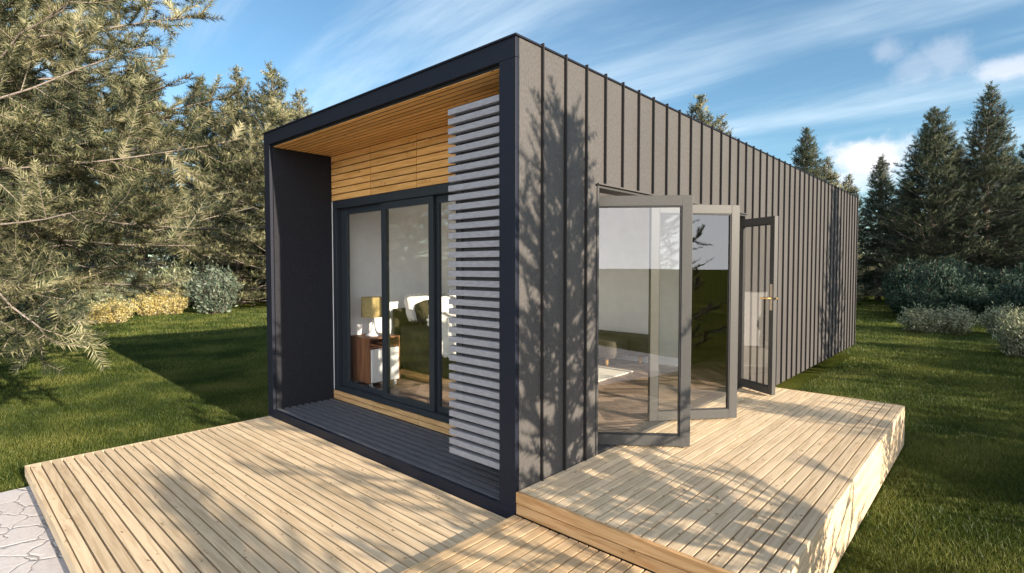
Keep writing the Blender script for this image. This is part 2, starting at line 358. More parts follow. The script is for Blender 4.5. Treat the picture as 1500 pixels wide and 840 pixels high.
# timber panels over the window
BY = .756
tp = MB(); zz = 2.487; n = 7; ph = (3.03-2.487)/n
joints = [WX+.149, -2.83, -2.0, -1.1, -.152]
for i in range(n):
    for j in range(4): tp.box(joints[j]+.004, joints[j+1]-.004, BY-.02, BY, zz+i*ph+.006, zz+(i+1)*ph-.006)
tp.build('timber_panel', M['sofX'], house)
MB().box(WX+.149, -.152, BY+.003, BY+.10, 2.487, 3.05).build('front_wall', M['black'], house)
MB().box(WX+.149, -.152, BY+.003, BY+.10, .0, .195).build('sill_wall', M['black'], house)
sl = MB()
for j in range(4):
    for i in range(2): sl.box(joints[j]+.004, joints[j+1]-.004, BY-.022, BY, .084+i*.056, .084+(i+1)*.056-.008)
sl.build('sill_boards', M['sillX'], house)
MB().box(WX+.149, WX+.185, BY-.018, BY+.10, .197, 2.485).build('window_trim', M['white'], house)
# sliding window
win = MB(); x0, x1 = -3.640, -.155
win.box(x0, x1, BY-.03, BY+.09, 2.395, 2.485).box(x0, x1, BY-.03, BY+.09, .198, .255)
win.box(x0, x0+.08, BY-.03, BY+.09, .255, 2.395).box(x1-.06, x1, BY-.03, BY+.09, .255, 2.395)
wf = win.build('window_frame', M['winfr'], house, .003)
edges = [(-3.555, -2.615, .045), (-2.655, -1.765, .005), (-1.805, -.915, .045), (-.955, -.215, .005)]
for (a, b, dy) in edges:
    s_ = MB(); y = BY-.012+dy; y2 = y+.038
    la = .13 if a < -3 else .075
    s_.box(a, a+la, y, y2, .256, 2.394).box(b-.075, b, y, y2, .256, 2.394).box(a+la, b-.075, y, y2, 2.32, 2.394).box(a+la, b-.075, y, y2, .256, .315)
    so = s_.build('window_sash', M['winfr'], wf, .003)
    MB().box(a+la+.001, b-.076, y+.016, y+.020, .316, 2.319).build('pane', M['winglass'], wf)
# slatted screen
sc = MB(); pz = .0703; n = 37
for i in range(n):
    z = .288+i*pz; sc.box(-.712, -.152, .037, .086, z, z+.043)
scr = sc.build('slatted_screen', M['slat'], house, .002)
MB().box(-.70, -.152, .100, .112, .30, 2.83).box(-.66, -.62, .087, .099, .30, 2.83).box(-.26, -.22, .087, .099, .30, 2.83).build('backing_panel', M['slatback'], scr)
# opening lining
ol = MB()
ol.box(-.14, .012, OY0-.002, OY0+.022, OZ0, OZ1).box(-.14, .012, OY0+.022, OY1-.022, OZ1-.022, OZ1).box(-.14, .012, OY1-.022, OY1, OZ0, OZ1)
ol.box(-.14, .005, OY0+.022, OY1-.022, OZ0-.003, OZ0+.018)
ol.build('door_frame', M['doorfr'], house, .003)
MB().box(.0125, .035, OY0-.02, OY1+.02, OZ1+.001, OZ1+.012).build('drip_cap', M['clad'], house)
# glazed leaves
def leaf(h, e, z0, z1, st, fm, gm, label, t=.052, rail=.085):
    d = Vector((e[0]-h[0], e[1]-h[1])); w = d.length; a = math.atan2(d.y, d.x)
    T = Matrix.Translation((h[0], h[1], 0)) @ Matrix.Rotation(a, 4, 'Z')
    m = MB(); m.box(0, st, 0, t, z0, z1, T).box(w-st, w, 0, t, z0, z1, T).box(st, w-st, 0, t, z0, z0+rail, T).box(st, w-st, 0, t, z1-rail, z1, T)
    f = m.build('glazed_door', fm, house, .003); tag(f, label)
    b = MB(); i = .010
    b.box(st, st+i, .006, t-.006, z0+rail, z1-rail, T).box(w-st-i, w-st, .006, t-.006, z0+rail, z1-rail, T).box(st+i, w-st-i, .006, t-.006, z0+rail, z0+rail+i, T).box(st+i, w-st-i, .006, t-.006, z1-rail-i, z1-rail, T)
    b.build('gasket', M['black'], f)
    MB().box(st+i, w-st-i, t/2-.003, t/2+.003, z0+rail+i, z1-rail-i, T).build('pane', gm, f)
    return f, T, w
l1, T1, w1 = leaf((-.165, 1.052), (.50, 1.58), .222, 2.275, .083, M['doorfr'], M['doorglass'], 'first glazed leaf, nearest the house corner, standing open over the deck')
l2, T2, w2 = leaf((-.10, 2.02), (.475, 2.70), .222, 2.290, .083, M['doorfr'], M['doorglass'], 'second glazed leaf, behind the first')
l3, T3, w3 = leaf((-.06, 4.185), (.436, 3.900), .222, 2.275, .060, M['doorfr'], M['doorglass3'], 'narrow glazed entrance leaf with brass handle')
MB().box(w1-.05, w1-.015, .012, .04, .205, .222, T1).build('hinge_pin', M['steel'], l1)
MB().box(w3-.052, w3-.012, -.004, 0, 1.20, 1.50, T3).build('lock_plate', M['steel'], l3)
hd = MB()
hd.lathe([(.009, 0), (.009, .05)], 12, T3 @ Matrix.Translation((w3-.032, -.054, 1.335)) @ Matrix.Rotation(R(-90), 4, 'X'))
hd.box(w3-.145, w3-.026, -.060, -.046, 1.326, 1.344, T3)
hd.build('handle', M['brass'], l3, .003)
MB().box(w3+.001, w3+.03, .018, .034, 1.326, 1.348, T3).build('handle', M['brass'], l3, .003)

# interior shell
ce = MB().box(WX+.149, -.125, BY+.104, LY-.125, 2.62, 2.66).build('interior_ceiling', M['wallpaint'], house)
iw = MB()
iw.box(WX+.149, WX+.165, BY+.104, 4.86, .22, 2.62)
iw.box(WX+.165, -1.12, 4.86, 4.96, .22, 2.62)
iw.box(-.145, -.125, OY1+.01, LY-.13, .22, 2.62)
iw.build('interior_wall', M['wallpaint'], house)
dc = MB()
for i in range(8): dc.box(WX+.17+i*.44, WX+.17+(i+1)*.44-.006, 7.2, 7.25, .22, 2.62)
dc.box(-1.118, -1.07, 4.855, 7.2, .22, 2.62)
dc.build('wardrobe_front', M['darkcab'], house)
MB().box(-.78, -.765, 7.185, 7.2, .5, 1.9).build('wardrobe_handle', M['steel'], house)
# herringbone floor, one mesh
pl, pw = .54, .09; k = 6
def hb_floor():
    m = MB(); T0 = Matrix.Translation((-1.9, 4.0, 0)) @ Matrix.Rotation(R(45), 4, 'Z')
    n = k
    for a in range(-90, 90):
        for b in range(-12, 12):
            u = a + b*n; v = a - b*n
            for (x, y, w, h) in ((u, v, n, 1), (u, v+1, 1, n)):
                # horizontal plank at (u,v), vertical plank starting on top of it
                X0, Y0 = x*pw, y*pw; X1, Y1 = (x+w)*pw, (y+h)*pw
                ctr = T0 @ Vector(((X0+X1)/2, (Y0+Y1)/2, 0))
                if not (WX-.1 < ctr.x < .2 and BY-.1 < ctr.y < LY): continue
                P = [T0 @ Vector(p) for p in ((X0+.001, Y0+.001, .218), (X1-.001, Y0+.001, .218), (X1-.001, Y1-.001, .218), (X0+.001, Y1-.001, .218))]
                if any(not (WX+.15 < p.x < -.13 and BY+.105 < p.y < LY-.13) for p in P):
                    P = [Vector((min(max(p.x, WX+.15), -.13), min(max(p.y, BY+.105), LY-.13), p.z)) for p in P]
                q = len(m.v); m.v += [tuple(p) for p in P]; m.f.append((q, q+1, q+2, q+3)); m.c += [random.random()]*4
    return m
hb_floor().build('interior_floor', M['floor'], house)
MB().box(WX+.15, -.13, BY+.105, LY-.13, .15, .213).build('floor_screed', M['slatback'], house)

# ------------------------------------------------------------ decks
def deck(name, label, x0, x1, y0, y1, z, axis, n, mt, mf, th=.028, gap=.0115, group=None, skirts=()):
    t = thing(name, label, 'deck', ((x0+x1)/2, (y0+y1)/2, GZ), 0, group); ox, oy, oz = t.location
    m = MB()
    if axis == 'X':
        w = (y1-y0)/n
        for i in range(n): m.box(x0-ox, x1-ox, y0+i*w+gap/2-oy, y0+(i+1)*w-gap/2-oy, z-th-oz, z-oz+random.uniform(-.0008,.0008))
    else:
        w = (x1-x0)/n
        for i in range(n): m.box(x0+i*w+gap/2-ox, x0+(i+1)*w-gap/2-ox, y0-oy, y1-oy, z-th-oz, z-oz+random.uniform(-.0008,.0008))
    m.build('deck_boards', mt, t, .0008, seg=1)
    for k_ in range(5):
        j = MB()
        if axis == 'X':
            xx = x0+.06+(x1-x0-.16)*k_/4; j.box(xx-ox, xx+.045-ox, y0+.05-oy, y1-.05-oy, GZ-oz, z-th-.002-oz)
        else:
            yy = y0+.06+(y1-y0-.16)*k_/4; j.box(x0+.04-ox, x1-.04-ox, yy-oy, yy+.045-oy, GZ-oz, z-th-.002-oz)
        j.build('joist', M['black'], t)
    for (nm, boxes, mm) in skirts:
        s2 = MB()
        for b in boxes: s2.box(b[0]-ox, b[1]-ox, b[2]-oy, b[3]-oy, b[4]-oz, b[5]-oz)
        s2.build(nm, mm, t, .003)
    return t
DZ = .20
# raised side deck: top, riser of two boards at the front, five boards on the right
sk = [('riser', [(0.004, 1.59, -.002, .026, .125, DZ), (0.004, 1.59, -.002+.004, .026, .048, .119)], M['fasX'])]
side = [(1.59, 1.616, .0, 4.47, DZ-.002-(i+1)*.086+.005, DZ-.002-i*.086) for i in range(5)]
sk.append(('side_boards', side, M['deckY']))
sk.append(('end_boards', [(0.0, 1.59, 4.47, 4.495, DZ-.002-(i+1)*.086+.005, DZ-.002-i*.086) for i in range(5)], M['fasX']))
deck('raised_deck', 'raised pale pine deck beside the open glazed doors with boarded side', 0.004, 1.59, .027, 4.47, DZ, 'Y', 21, M['deckY'], None, skirts=sk)
deck('front_deck', 'low pale pine deck spread along the timber lined front recess', -3.755, -.012, -2.062, -.003, -.002, 'X', 28, M['deckX'], None,
     skirts=[('edge_board', [(-3.755, -.012, -2.086, -2.063, -.098, -.004)], M['deckX']), ('end_board', [(-3.782, -3.756, -2.086, -.003, -.098, -.004)], M['deckY'])])
deck('step_deck', 'lower warm pine step deck in front of the raised deck riser', .0, 1.62, -3.2, -.006, .045, 'Y', 22, M['stepY'], None,
     skirts=[('edge_board', [(-.011, -.001, -3.2, -.003, -.10, .043)], M['stepY'])])

# ------------------------------------------------------------ furniture seen through the glass
FZ = .22
def nightstand():
    x0, x1, y0, y1 = -3.64, -3.19, .93, 1.37
    t = thing('nightstand', 'walnut nightstand on white castors behind the left window pane', 'nightstand', ((x0+x1)/2, (y0+y1)/2, FZ))
    hx, hy = (x1-x0)/2, (y1-y0)/2; z0, z1 = .075, .62; q = .018
    b = MB().box(-hx, hx, -hy, -hy+q, z0, z1).box(-hx, hx, hy-q, hy, z0, z1).box(-hx, hx, -hy+q, hy-q, z1-q, z1).box(-hx, hx, -hy+q, hy-q, z0, z0+q).box(-hx, -hx+q, -hy+q, hy-q, z0+q, z1-q)
    b.box(-hx, hx-.02, -hy+q, hy-q, z1-.13, z1-.13+q)
    b.build('cabinet', M['cab'], t, .002)
    MB().box(hx-.018, hx+.012, -hy+q+.004, hy-q-.002, z0+.004, z1-.135).build('drawer_front', M['white'], t, .012, False, 3)
    for sx in (-1, 1):
        for sy in (-1, 1):
            m = MB(); T = Matrix.Translation((sx*(hx-.05), sy*(hy-.05), .03)) @ Matrix.Rotation(R(90), 4, 'X') @ Matrix.Translation((0, 0, -.012))
            m.lathe([(.03, 0), (.03, .024)], 16, T); m.box(sx*(hx-.05)-.018, sx*(hx-.05)+.018, sy*(hy-.05)-.018, sy*(hy-.05)+.018, .045, .0745)
            m.build('castor', M['white'], t)
    return t
nightstand()
def table_lamp():
    t = thing('table_lamp', 'table lamp with mustard drum shade and flared white base', 'lamp', (-3.42, 1.14, FZ+.6205))
    MB().lathe([(.10, 0), (.098, .008), (.06, .03), (.032, .07), (.018, .13), (.013, .20), (.013, .30)], 32).build('base', M['white'], t, 0, True)
    m = MB().lathe([(.148, .235), (.140, .235), (.135, .48), (.143, .48), (.148, .235)], 40, None, False)
    m.build('shade', M['burlap'], t, 0, True)
table_lamp()
def soft(name, mt, parent, dims, loc, rot=(0,0,0), n=14, puff=.5, wr=.02, seed=0, cat=None):
    """rounded cloth block with folds"""
    bm = bmesh.new(); bmesh.ops.create_cube(bm, size=1); bmesh.ops.subdivide_edges(bm, edges=bm.edges, cuts=n, use_grid_fill=True)
    rs = np.random.default_rng(seed); ph = rs.uniform(0, 6, 8)
    for v in bm.verts:
        p = v.co*2; L_ = (abs(p.x)**5+abs(p.y)**5+abs(p.z)**5)**.2
        q = p/L_ if puff else p
        q = p.lerp(q, puff)
        w = math.sin(q.x*7+ph[0]+3*q.z)*math.sin(q.y*6+ph[1])+.6*math.sin(q.x*15+q.y*11+ph[2])+.5*math.sin(q.z*9+q.x*5+ph[3])
        v.co = Vector((q.x*dims[0]/2, q.y*dims[1]/2, q.z*dims[2]/2)) * 1
        v.co += Vector((p.x, p.y, p.z)).normalized()*w*wr
    me = bpy.data.meshes.new(name); bm.to_mesh(me); bm.free(); me.polygons.foreach_set('use_smooth', [True]*len(me.polygons))
    o = link(name, me, mt, parent); o.location = loc; o.rotation_euler = rot; return o
def bed():
    t = thing('bed', 'bed with dark olive cover and tossed white linen behind the window', 'bed', (-2.6, 2.35, FZ))
    MB().box(-.95, .95, -.74, .74, .05, .115).box(-.9, .9, -.68, .68, 0, .05).build('bed_base', M['oak'], t, .006)
    soft('mattress', M['olive'], t, (1.92, 1.52, .60), (0, 0, .42), n=26, puff=.35, wr=.012, seed=1)
    MB().box(-1.03, -.97, -.78, .78, .05, .92).build('headboard', M['olive'], t, .01)
    soft('pillow', M['linen'], t, (.16, .60, .38), (-.86, -.37, .93), (0, R(-14), .04), wr=.006, puff=.8, seed=12)
    soft('pillow', M['linen'], t, (.16, .60, .38), (-.86, .37, .93), (0, R(-14), -.03), wr=.006, puff=.8, seed=13)
    soft('pillow', M['olive'], t, (.20, .58, .34), (-.66, -.34, .86), (0, R(-30), .05), wr=.008, puff=.9, seed=2)
    soft('pillow', M['olive'], t, (.20, .58, .34), (-.66, .34, .86), (0, R(-20), -.05), wr=.008, puff=.9, seed=3)
    soft('blanket', M['linen'], t, (.55, .07, .40), (.12, -.80, .62), (R(-4), R(3), 0), n=20, puff=.4, wr=.015, seed=9)
    p = soft('duvet', M['linen'], t, (.85, 1.56, .16), (.02, .0, .80), (0, R(4), R(8)), n=24, puff=.4, wr=.02, seed=4)
    soft('cushion', M['linen'], t, (.20, .42, .34), (-.52, -.30, .90), (0, R(-30), R(-14)), wr=.008, puff=.9, seed=5)
bed()
def bench():
    t = thing('daybed', 'low dark olive upholstered daybed on turned oak legs against the white wall', 'sofa', (-2.55, 4.42, FZ))
    soft('seat', M['sofa'], t, (1.45, .50, .26), (.03, -.05, .25), n=12, puff=.3, wr=.003)
    soft('backrest', M['sofa'], t, (1.80, .22, .34), (.10, .30, .28), n=12, puff=.3, wr=.002)
    for (x, y) in ((-.55, -.2), (.58, -.2), (-.55, .3), (.85, .3)):
        MB().lathe([(.018, 0), (.026, .02), (.034, .12)], 16, Matrix.Translation((x, y, 0))).build('leg', M['oak'], t, 0, True)
bench()
rg = MB().box(-3.3, -1.45, 3.15, 4.08, .219, .231).build('rug', M['rug']); tag(rg, 'cream flat woven rug on the herringbone floor before the daybed', 'rug')

# ------------------------------------------------------------ vegetation
class Spray:
    def __init__(s, nl, nw, sp, rows=4, seed=0):
        s.nl, s.nw, s.sp, s.rows = nl, nw, sp, rows; s.V = []; s.SV = []; s.SF = []; s.sb = 0; s.r = np.random.default_rng(seed)
    def stem(s, P, r0, r1):
        k = 4; n = len(P); P = np.asarray(P)
        T = np.gradient(P, axis=0); T /= np.linalg.norm(T, axis=1)[:, None]+1e-9
        A = np.cross(T, (0.1, .2, 1.)); A /= np.linalg.norm(A, axis=1)[:, None]+1e-9; B = np.cross(T, A)
        rr = np.linspace(r0, r1, n)[:, None]
        rings = [P + rr*(A*math.cos(q)+B*math.sin(q)) for q in np.arange(k)*2*math.pi/k]
        v = np.stack(rings, 1).reshape(-1, 3); f = []
        for i in range(n-1):
            for j in range(k):
                a = i*k+j; b = i*k+(j+1) % k; f.append((a, b, b+k, a+k))
        s.SV.append(v); s.SF.append(np.array(f)+s.sb); s.sb += len(v)
    def twig(s, P, up=(0, 0, 1), taper=True, r0=.006):
        """needles all round a little shoot that follows the points P"""
        P = np.asarray(P, float); seg = np.linalg.norm(np.diff(P, axis=0), axis=1); L = seg.sum()
        n = max(3, int(L/s.sp)); cum = np.r_[0, np.cumsum(seg)]; u = np.linspace(0, L, n)
        C = np.stack([np.interp(u, cum, P[:, i]) for i in range(3)], 1)
        T = np.gradient(C, axis=0); T /= np.linalg.norm(T, axis=1)[:, None]+1e-9
        S = np.cross(T, up); S /= np.linalg.norm(S, axis=1)[:, None]+1e-9; U = np.cross(S, T)
        angs = {3: (5, 90, 175), 4: (-8, 50, 130, 188), 5: (-15, 30, 90, 150, 195)}[s.rows]
        for an in angs:
            a = np.radians(an+s.r.normal(0, 12, n)); rad = S*np.cos(a)[:, None]+U*np.sin(a)[:, None]
            b = np.radians(52+s.r.normal(0, 8, n))[:, None]
            if taper: ln = s.nl*np.clip(1.15-.55*(u/L)**2, .3, 1)[:, None]*s.r.uniform(.8, 1.15, (n, 1))
            else: ln = s.nl*s.r.uniform(.8, 1.15, (n, 1))
            D = T*np.cos(b)+rad*np.sin(b)
            base = C + T*s.r.uniform(-.5, .5, (n, 1))*s.sp
            w = np.cross(D, rad*.3+U*.9); w /= np.linalg.norm(w, axis=1)[:, None]+1e-9; w = w*s.nw/2
            s.V.append(np.stack([base-w, base+w, base+D*ln], 1).reshape(-1, 3))
        s.stem(C[::max(1, n//4)], r0, r0*.4)
    def out(s):
        V = np.concatenate(s.V); F = np.arange(len(V)).reshape(-1, 3)
        return V, F, np.concatenate(s.SV), np.concatenate(s.SF)
def bough(sp, P0, P1, sag, d2, l2max, tert, rnd, rb=.03, l2min=.26, bare=.18, ang=48, tsp=.16, roll=.12, esd=.22):
    """one branch from P0 to P1: side shoots in its plane, small shoots on those"""
    P0 = np.array(P0, float); P1 = np.array(P1, float); L = np.linalg.norm(P1-P0); n = 9
    t = np.linspace(0, 1, n)[:, None]; P = P0+(P1-P0)*t; P[:, 2] += (sag*(-4*t*(1-t))*L)[:, 0]
    P[:, :2] += (np.cumsum(rnd.normal(0, .012*L, (n, 2)), axis=0)*t)
    sp.stem(P, rb, .006)
    rl = rnd.normal(0, roll)
    k = int(L*(1-bare)/d2); at = lambda q: np.array([np.interp(q, np.linspace(0, 1, n), P[:, i]) for i in range(3)])
    for i in range(k):
        q = bare+(1-bare)*(i+.5)/k; c = at(q); T = at(min(1, q+.03))-at(max(0, q-.03)); T /= np.linalg.norm(T)
        S = np.cross(T, (0, 0, 1)); S /= np.linalg.norm(S)+1e-9; U = np.cross(S, T); rr_ = rl+rnd.normal(0, roll*.5); S, U = S*math.cos(rr_)+U*math.sin(rr_), U*math.cos(rr_)-S*math.sin(rr_)
        side = 1 if i % 2 else -1
        a = math.radians(ang+rnd.normal(0, 9)); el = rnd.normal(.05, esd)
        D = T*math.cos(a)+S*side*math.sin(a)+U*el; D /= np.linalg.norm(D)
        l = min(l2max, l2min+.55*L*(1-q))*rnd.uniform(.7, 1.15)
        e = c+D*l; mid = c+D*l*.5+np.array((0, 0, -.03*l)); e[2] += .04*l
        sp.twig([c, mid, e], U, True, .007)
        if tert and l > .4:
            kk = int(l/tsp)
            for j in range(kk):
                qq = .15+.8*(j+.5)/kk; cc = c+D*l*qq; s2 = 1 if j % 2 else -1
                S2 = np.cross(D, U); D2 = D*math.cos(.85)+S2*s2*math.sin(.85)+U*rnd.normal(.05, .3); D2 /= np.linalg.norm(D2)
                ll = min(tert, .12+.5*l*(1-qq)+.08)*rnd.uniform(.8, 1.2)
                sp.twig([cc, cc+D2*ll*.5, cc+D2*ll], U, True, .004)
    sp.twig([at(.8), at(.9), at(1)], (0, 0, 1), True, .008)
def spruce(name, H, rad, nl, nw, nsp, seed, whorl, per, d2, tert, mt, zlow=.3, rows=4, el_top=55, el_bot=0, pw=.8, extra=None, trunk_r=None, l2=.9, mb=None, roll=.12, esd=.22, tsp=.16):
    rnd = np.random.default_rng(seed); sp = Spray(nl, nw, nsp, rows, seed+5)
    z = zlow; idx = 0
    while z < H*.985:
        f = (z-zlow)/(H-zlow); L = rad*(1-f)**pw*rnd.uniform(.9, 1.08)+.12
        per_ = per if f < .8 else max(4, per-1)
        el = math.radians(el_bot+(el_top-el_bot)*f**1.3)
        for i in range(per_):
            a = 2*math.pi*(i+rnd.uniform(-.3, .3))/per_+idx*1.1; zz_ = z+rnd.uniform(-.4, .4)*whorl*(1-f*.6); Lb = L*rnd.uniform(.72, 1.1); e = el+rnd.normal(0, .09)
            P1 = (math.cos(a)*Lb*math.cos(e), math.sin(a)*Lb*math.cos(e), zz_+Lb*math.sin(e))
            bough(sp, (0, 0, zz_), P1, .05*(1-f), d2*(1-.3*f), l2, tert, rnd, .010+.005*L, bare=.12, roll=roll, esd=esd, tsp=tsp)
        z += whorl*(1-.45*f); idx += 1
    sp.twig([(0, 0, H*.94), (0, 0, H*.97), (0, 0, H)], (1, 0, 0), True, .01)
    if extra: extra(sp, rnd)
    V, F, SV, SF = sp.out()
    fm = tri_mesh(name+'_foliage', V, F, mt); bmh = tri_mesh(name+'_branches', SV, SF, mb or M['twig'], k=4)
    tr = trunk_r or .02*H; m = MB(); pr = []
    for i in range(9):
        q = i/8; pr.append((tr*(1-q)**.8+.008, q*H*.96))
    m.lathe(pr, 10)
    me = bpy.data.meshes.new(name+'_trunk'); me.from_pydata(m.v, [], m.f); me.polygons.foreach_set('use_smooth', [True]*len(me.polygons)); me.materials.append(M['bark'])
    print('spruce', name, len(F), len(SF)); return fm, bmh, me
def plant_tree(meshes, label, loc, rz, sc=1.0, group=None, name='spruce_tree', tilt=0, szz=None):
    t = thing(name, label, 'tree', loc, rz, group); t.rotation_euler = (tilt, 0, rz); t.scale = (sc, sc, szz or sc)
    for nm, me in zip(('foliage', 'branches', 'trunk'), meshes): link(nm, me, None, t)
    return t
# 1. big spruce at the left, seen close
FT = Vector((-9.4, -3.0, GZ))
def px2w(px, py, d):
    yaw, pit = R(42.479), R(2.094)
    F_ = Vector((-math.sin(yaw)*math.cos(pit), math.cos(yaw)*math.cos(pit), -math.sin(pit)))
    Rt = Vector((math.cos(yaw), math.sin(yaw), 0)); U = Rt.cross(F_)
    return CAM + d*(F_ + Rt*(px-750)/784.5 - U*(py-420)/784.5)
def extra(sp, rnd):
    # long low boughs that reach out over the lawn
    for (a, b, sg, l2m) in (((-40, 385, 5.6), (92, 505, 4.9), .03, .45), ((-60, 420, 5.9), (38, 500, 5.1), .02, .4), ((-60, 400, 7.2), (262, 418, 7.6), .015, .75), ((-40, 400, 6.6), (118, 470, 5.3), .0, .6), ((-60, 330, 6.8), (300, 360, 7.2), .03, .8),
                            ((-80, 250, 6.6), (330, 200, 7.2), .03, .8), ((-60, 160, 6.4), (215, 60, 6.6), .03, .8), ((-60, 380, 6.3), (60, 440, 5.2), .0, .55),
                            ((-80, 330, 6.2), (150, 300, 6.0), .04, .75), ((-40, 60, 6.6), (300, 10, 7.0), .03, .8), ((0, 300, 7.5), (372, 335, 7.9), .03, .8), ((0, 200, 7.5), (345, 130, 7.9), .02, .8)):
        P0 = px2w(*a)-FT; P1 = px2w(*b)-FT
        bough(sp, P0, P1, sg, .16, l2m*1.3, .5, rnd, .018, bare=.0, tsp=.22, roll=.7, esd=.35)
big = spruce('big_spruce', 12.5, 4.8, .112, .0135, .020, 3, .52, 9, .30, .50, M['needle'], zlow=2.1, rows=4, el_top=60, el_bot=8, pw=.62, extra=extra, trunk_r=.28, l2=1.25, roll=.35, esd=.26, tsp=.28)
plant_tree(big, 'huge sunlit spruce at the left whose long branches hang over the lawn', FT, 0)
# 2. mid and far spruces share three crowns
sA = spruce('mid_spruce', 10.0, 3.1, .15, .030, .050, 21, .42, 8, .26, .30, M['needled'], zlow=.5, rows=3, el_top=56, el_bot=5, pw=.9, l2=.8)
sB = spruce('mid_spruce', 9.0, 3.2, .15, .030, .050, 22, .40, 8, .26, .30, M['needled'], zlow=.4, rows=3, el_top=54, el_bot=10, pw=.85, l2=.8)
sC = spruce('sunny_spruce', 9.0, 3.0, .18, .034, .05, 23, .55, 7, .28, .36, M['needle'], zlow=.4, rows=3, el_top=54, el_bot=8, pw=.84, l2=.8)
def at_px(px, d):
    p = px2w(px, 391, d); return Vector((p.x, p.y, GZ))
def htop(py, d): return CAM.z+(391-py)/784.5*d-GZ
G1 = 'spruces standing behind the right hedge'
for (px, d, ytop, k, mm, Hm, lab) in (
    (1442, 26, 132, 0, sA, 10, 'tallest dark spruce at the right with its bare upper trunk showing'),
    (1362, 27, 162, 1, sB, 9, 'dark spruce left of the tallest one at the right'),
    (1287, 31, 232, 2, sA, 10, 'small pointed dark spruce just right of the house end'),
    (1518, 26, 188, 3, sB, 9, 'dark spruce cut off by the right edge of the photo'),
    (1400, 34, 215, 5, sA, 10, 'dark spruce filling the gap behind the two tallest at the right'),
    (1325, 36, 262, 6, sB, 9, 'dark spruce deep behind the pointed small one'),
    (1240, 38, 260, 7, sC, 9, 'tip of a distant spruce just above the roof end'),
    (1480, 36, 230, 8, sB, 9, 'dark spruce in the back row by the right edge')):
    s_ = htop(ytop, d)/Hm; plant_tree(mm, lab, at_px(px, d), k*1.3, s_, G1)
for (px, d, ytop, k, mm, Hm, lab) in (
    (1178, 26, 192, 4, sA, 10, 'spruce whose top rises above the roof near the far end'),
    (1208, 28, 236, 9, sC, 9, 'paler spruce top sloping down beside the one above the roof'),
    (1022, 22, 148, 4.6, sC, 9, 'spruce tip poking over the middle of the roof'),
    (1052, 24, 178, 2.2, sC, 9, 'second lower spruce tip over the middle of the roof')):
    s_ = htop(ytop, d)/Hm; plant_tree(mm, lab, at_px(px, d), k, s_, 'spruces behind the house')
for (px, d, ytop, k, mm, Hm, lab) in (
    (402, 26, 106, 1.0, sC, 9, 'sunlit spruce rising over the left end of the roof'),
    (352, 28, 112, 2.0, sC, 9, 'sunlit spruce left of the one over the roof end'),
    (442, 30, 142, 3.0, sC, 9, 'lower spruce tip right at the roof line on the left'),
    (300, 30, 120, 4.0, sA, 10, 'spruce hidden behind the big spruce branches, right of its middle'),
    (210, 33, 90, 5.0, sB, 9, 'spruce behind the silver and yellow shrubs'),
    (110, 33, 80, .6, sA, 10, 'spruce behind the leftmost yellow shrubs'),
    (20, 33, 60, 1.6, sB, 9, 'spruce at the far left edge behind the lawn'),
    (-70, 32, 60, 2.6, sA, 10, 'spruce beyond the left edge of the photo'),
    (350, 34, 180, .9, sA, 10, 'back row spruce seen between house and big spruce')):
    s_ = htop(ytop, d)/Hm; plant_tree(mm, lab, at_px(px, d), k, s_, 'spruces at the back of the left lawn')
# 3. spruces on the sun side whose shadows fall on the wall, the decks and the lawn
sD = spruce('young_spruce', 4.5, 1.75, .085, .022, .026, 31, .42, 8, .17, .0, M['needle'], zlow=.35, rows=3, el_top=60, el_bot=24, pw=.85, l2=.42)
tanE = math.tan(SUN_EL)/math.cos(0)
def caster(y_wall, z_wall, d, rz, label, wide=1.0):
    yy = y_wall-.0227*d; top = z_wall+tanE*d-GZ; s_ = top/4.5
    t = plant_tree(sD, label, (d, yy, GZ), rz, s_*wide, 'young spruces on the sunny side of the house', szz=s_); return t
caster(.50, 2.80, 4.3, .3, 'young spruce whose shadow lies on the wall near the house corner', 1.08)
caster(8.95, 3.25, 6.0, 1.7, 'young spruce whose shadow lies on the far part of the wall', .75)
caster(-1.45, .75, 6.5, 2.6, 'young spruce whose shadow dapples the front deck', .85)
caster(3.45, .65, 4.4, 4.1, 'small spruce whose shadow dapples the raised deck', .9)
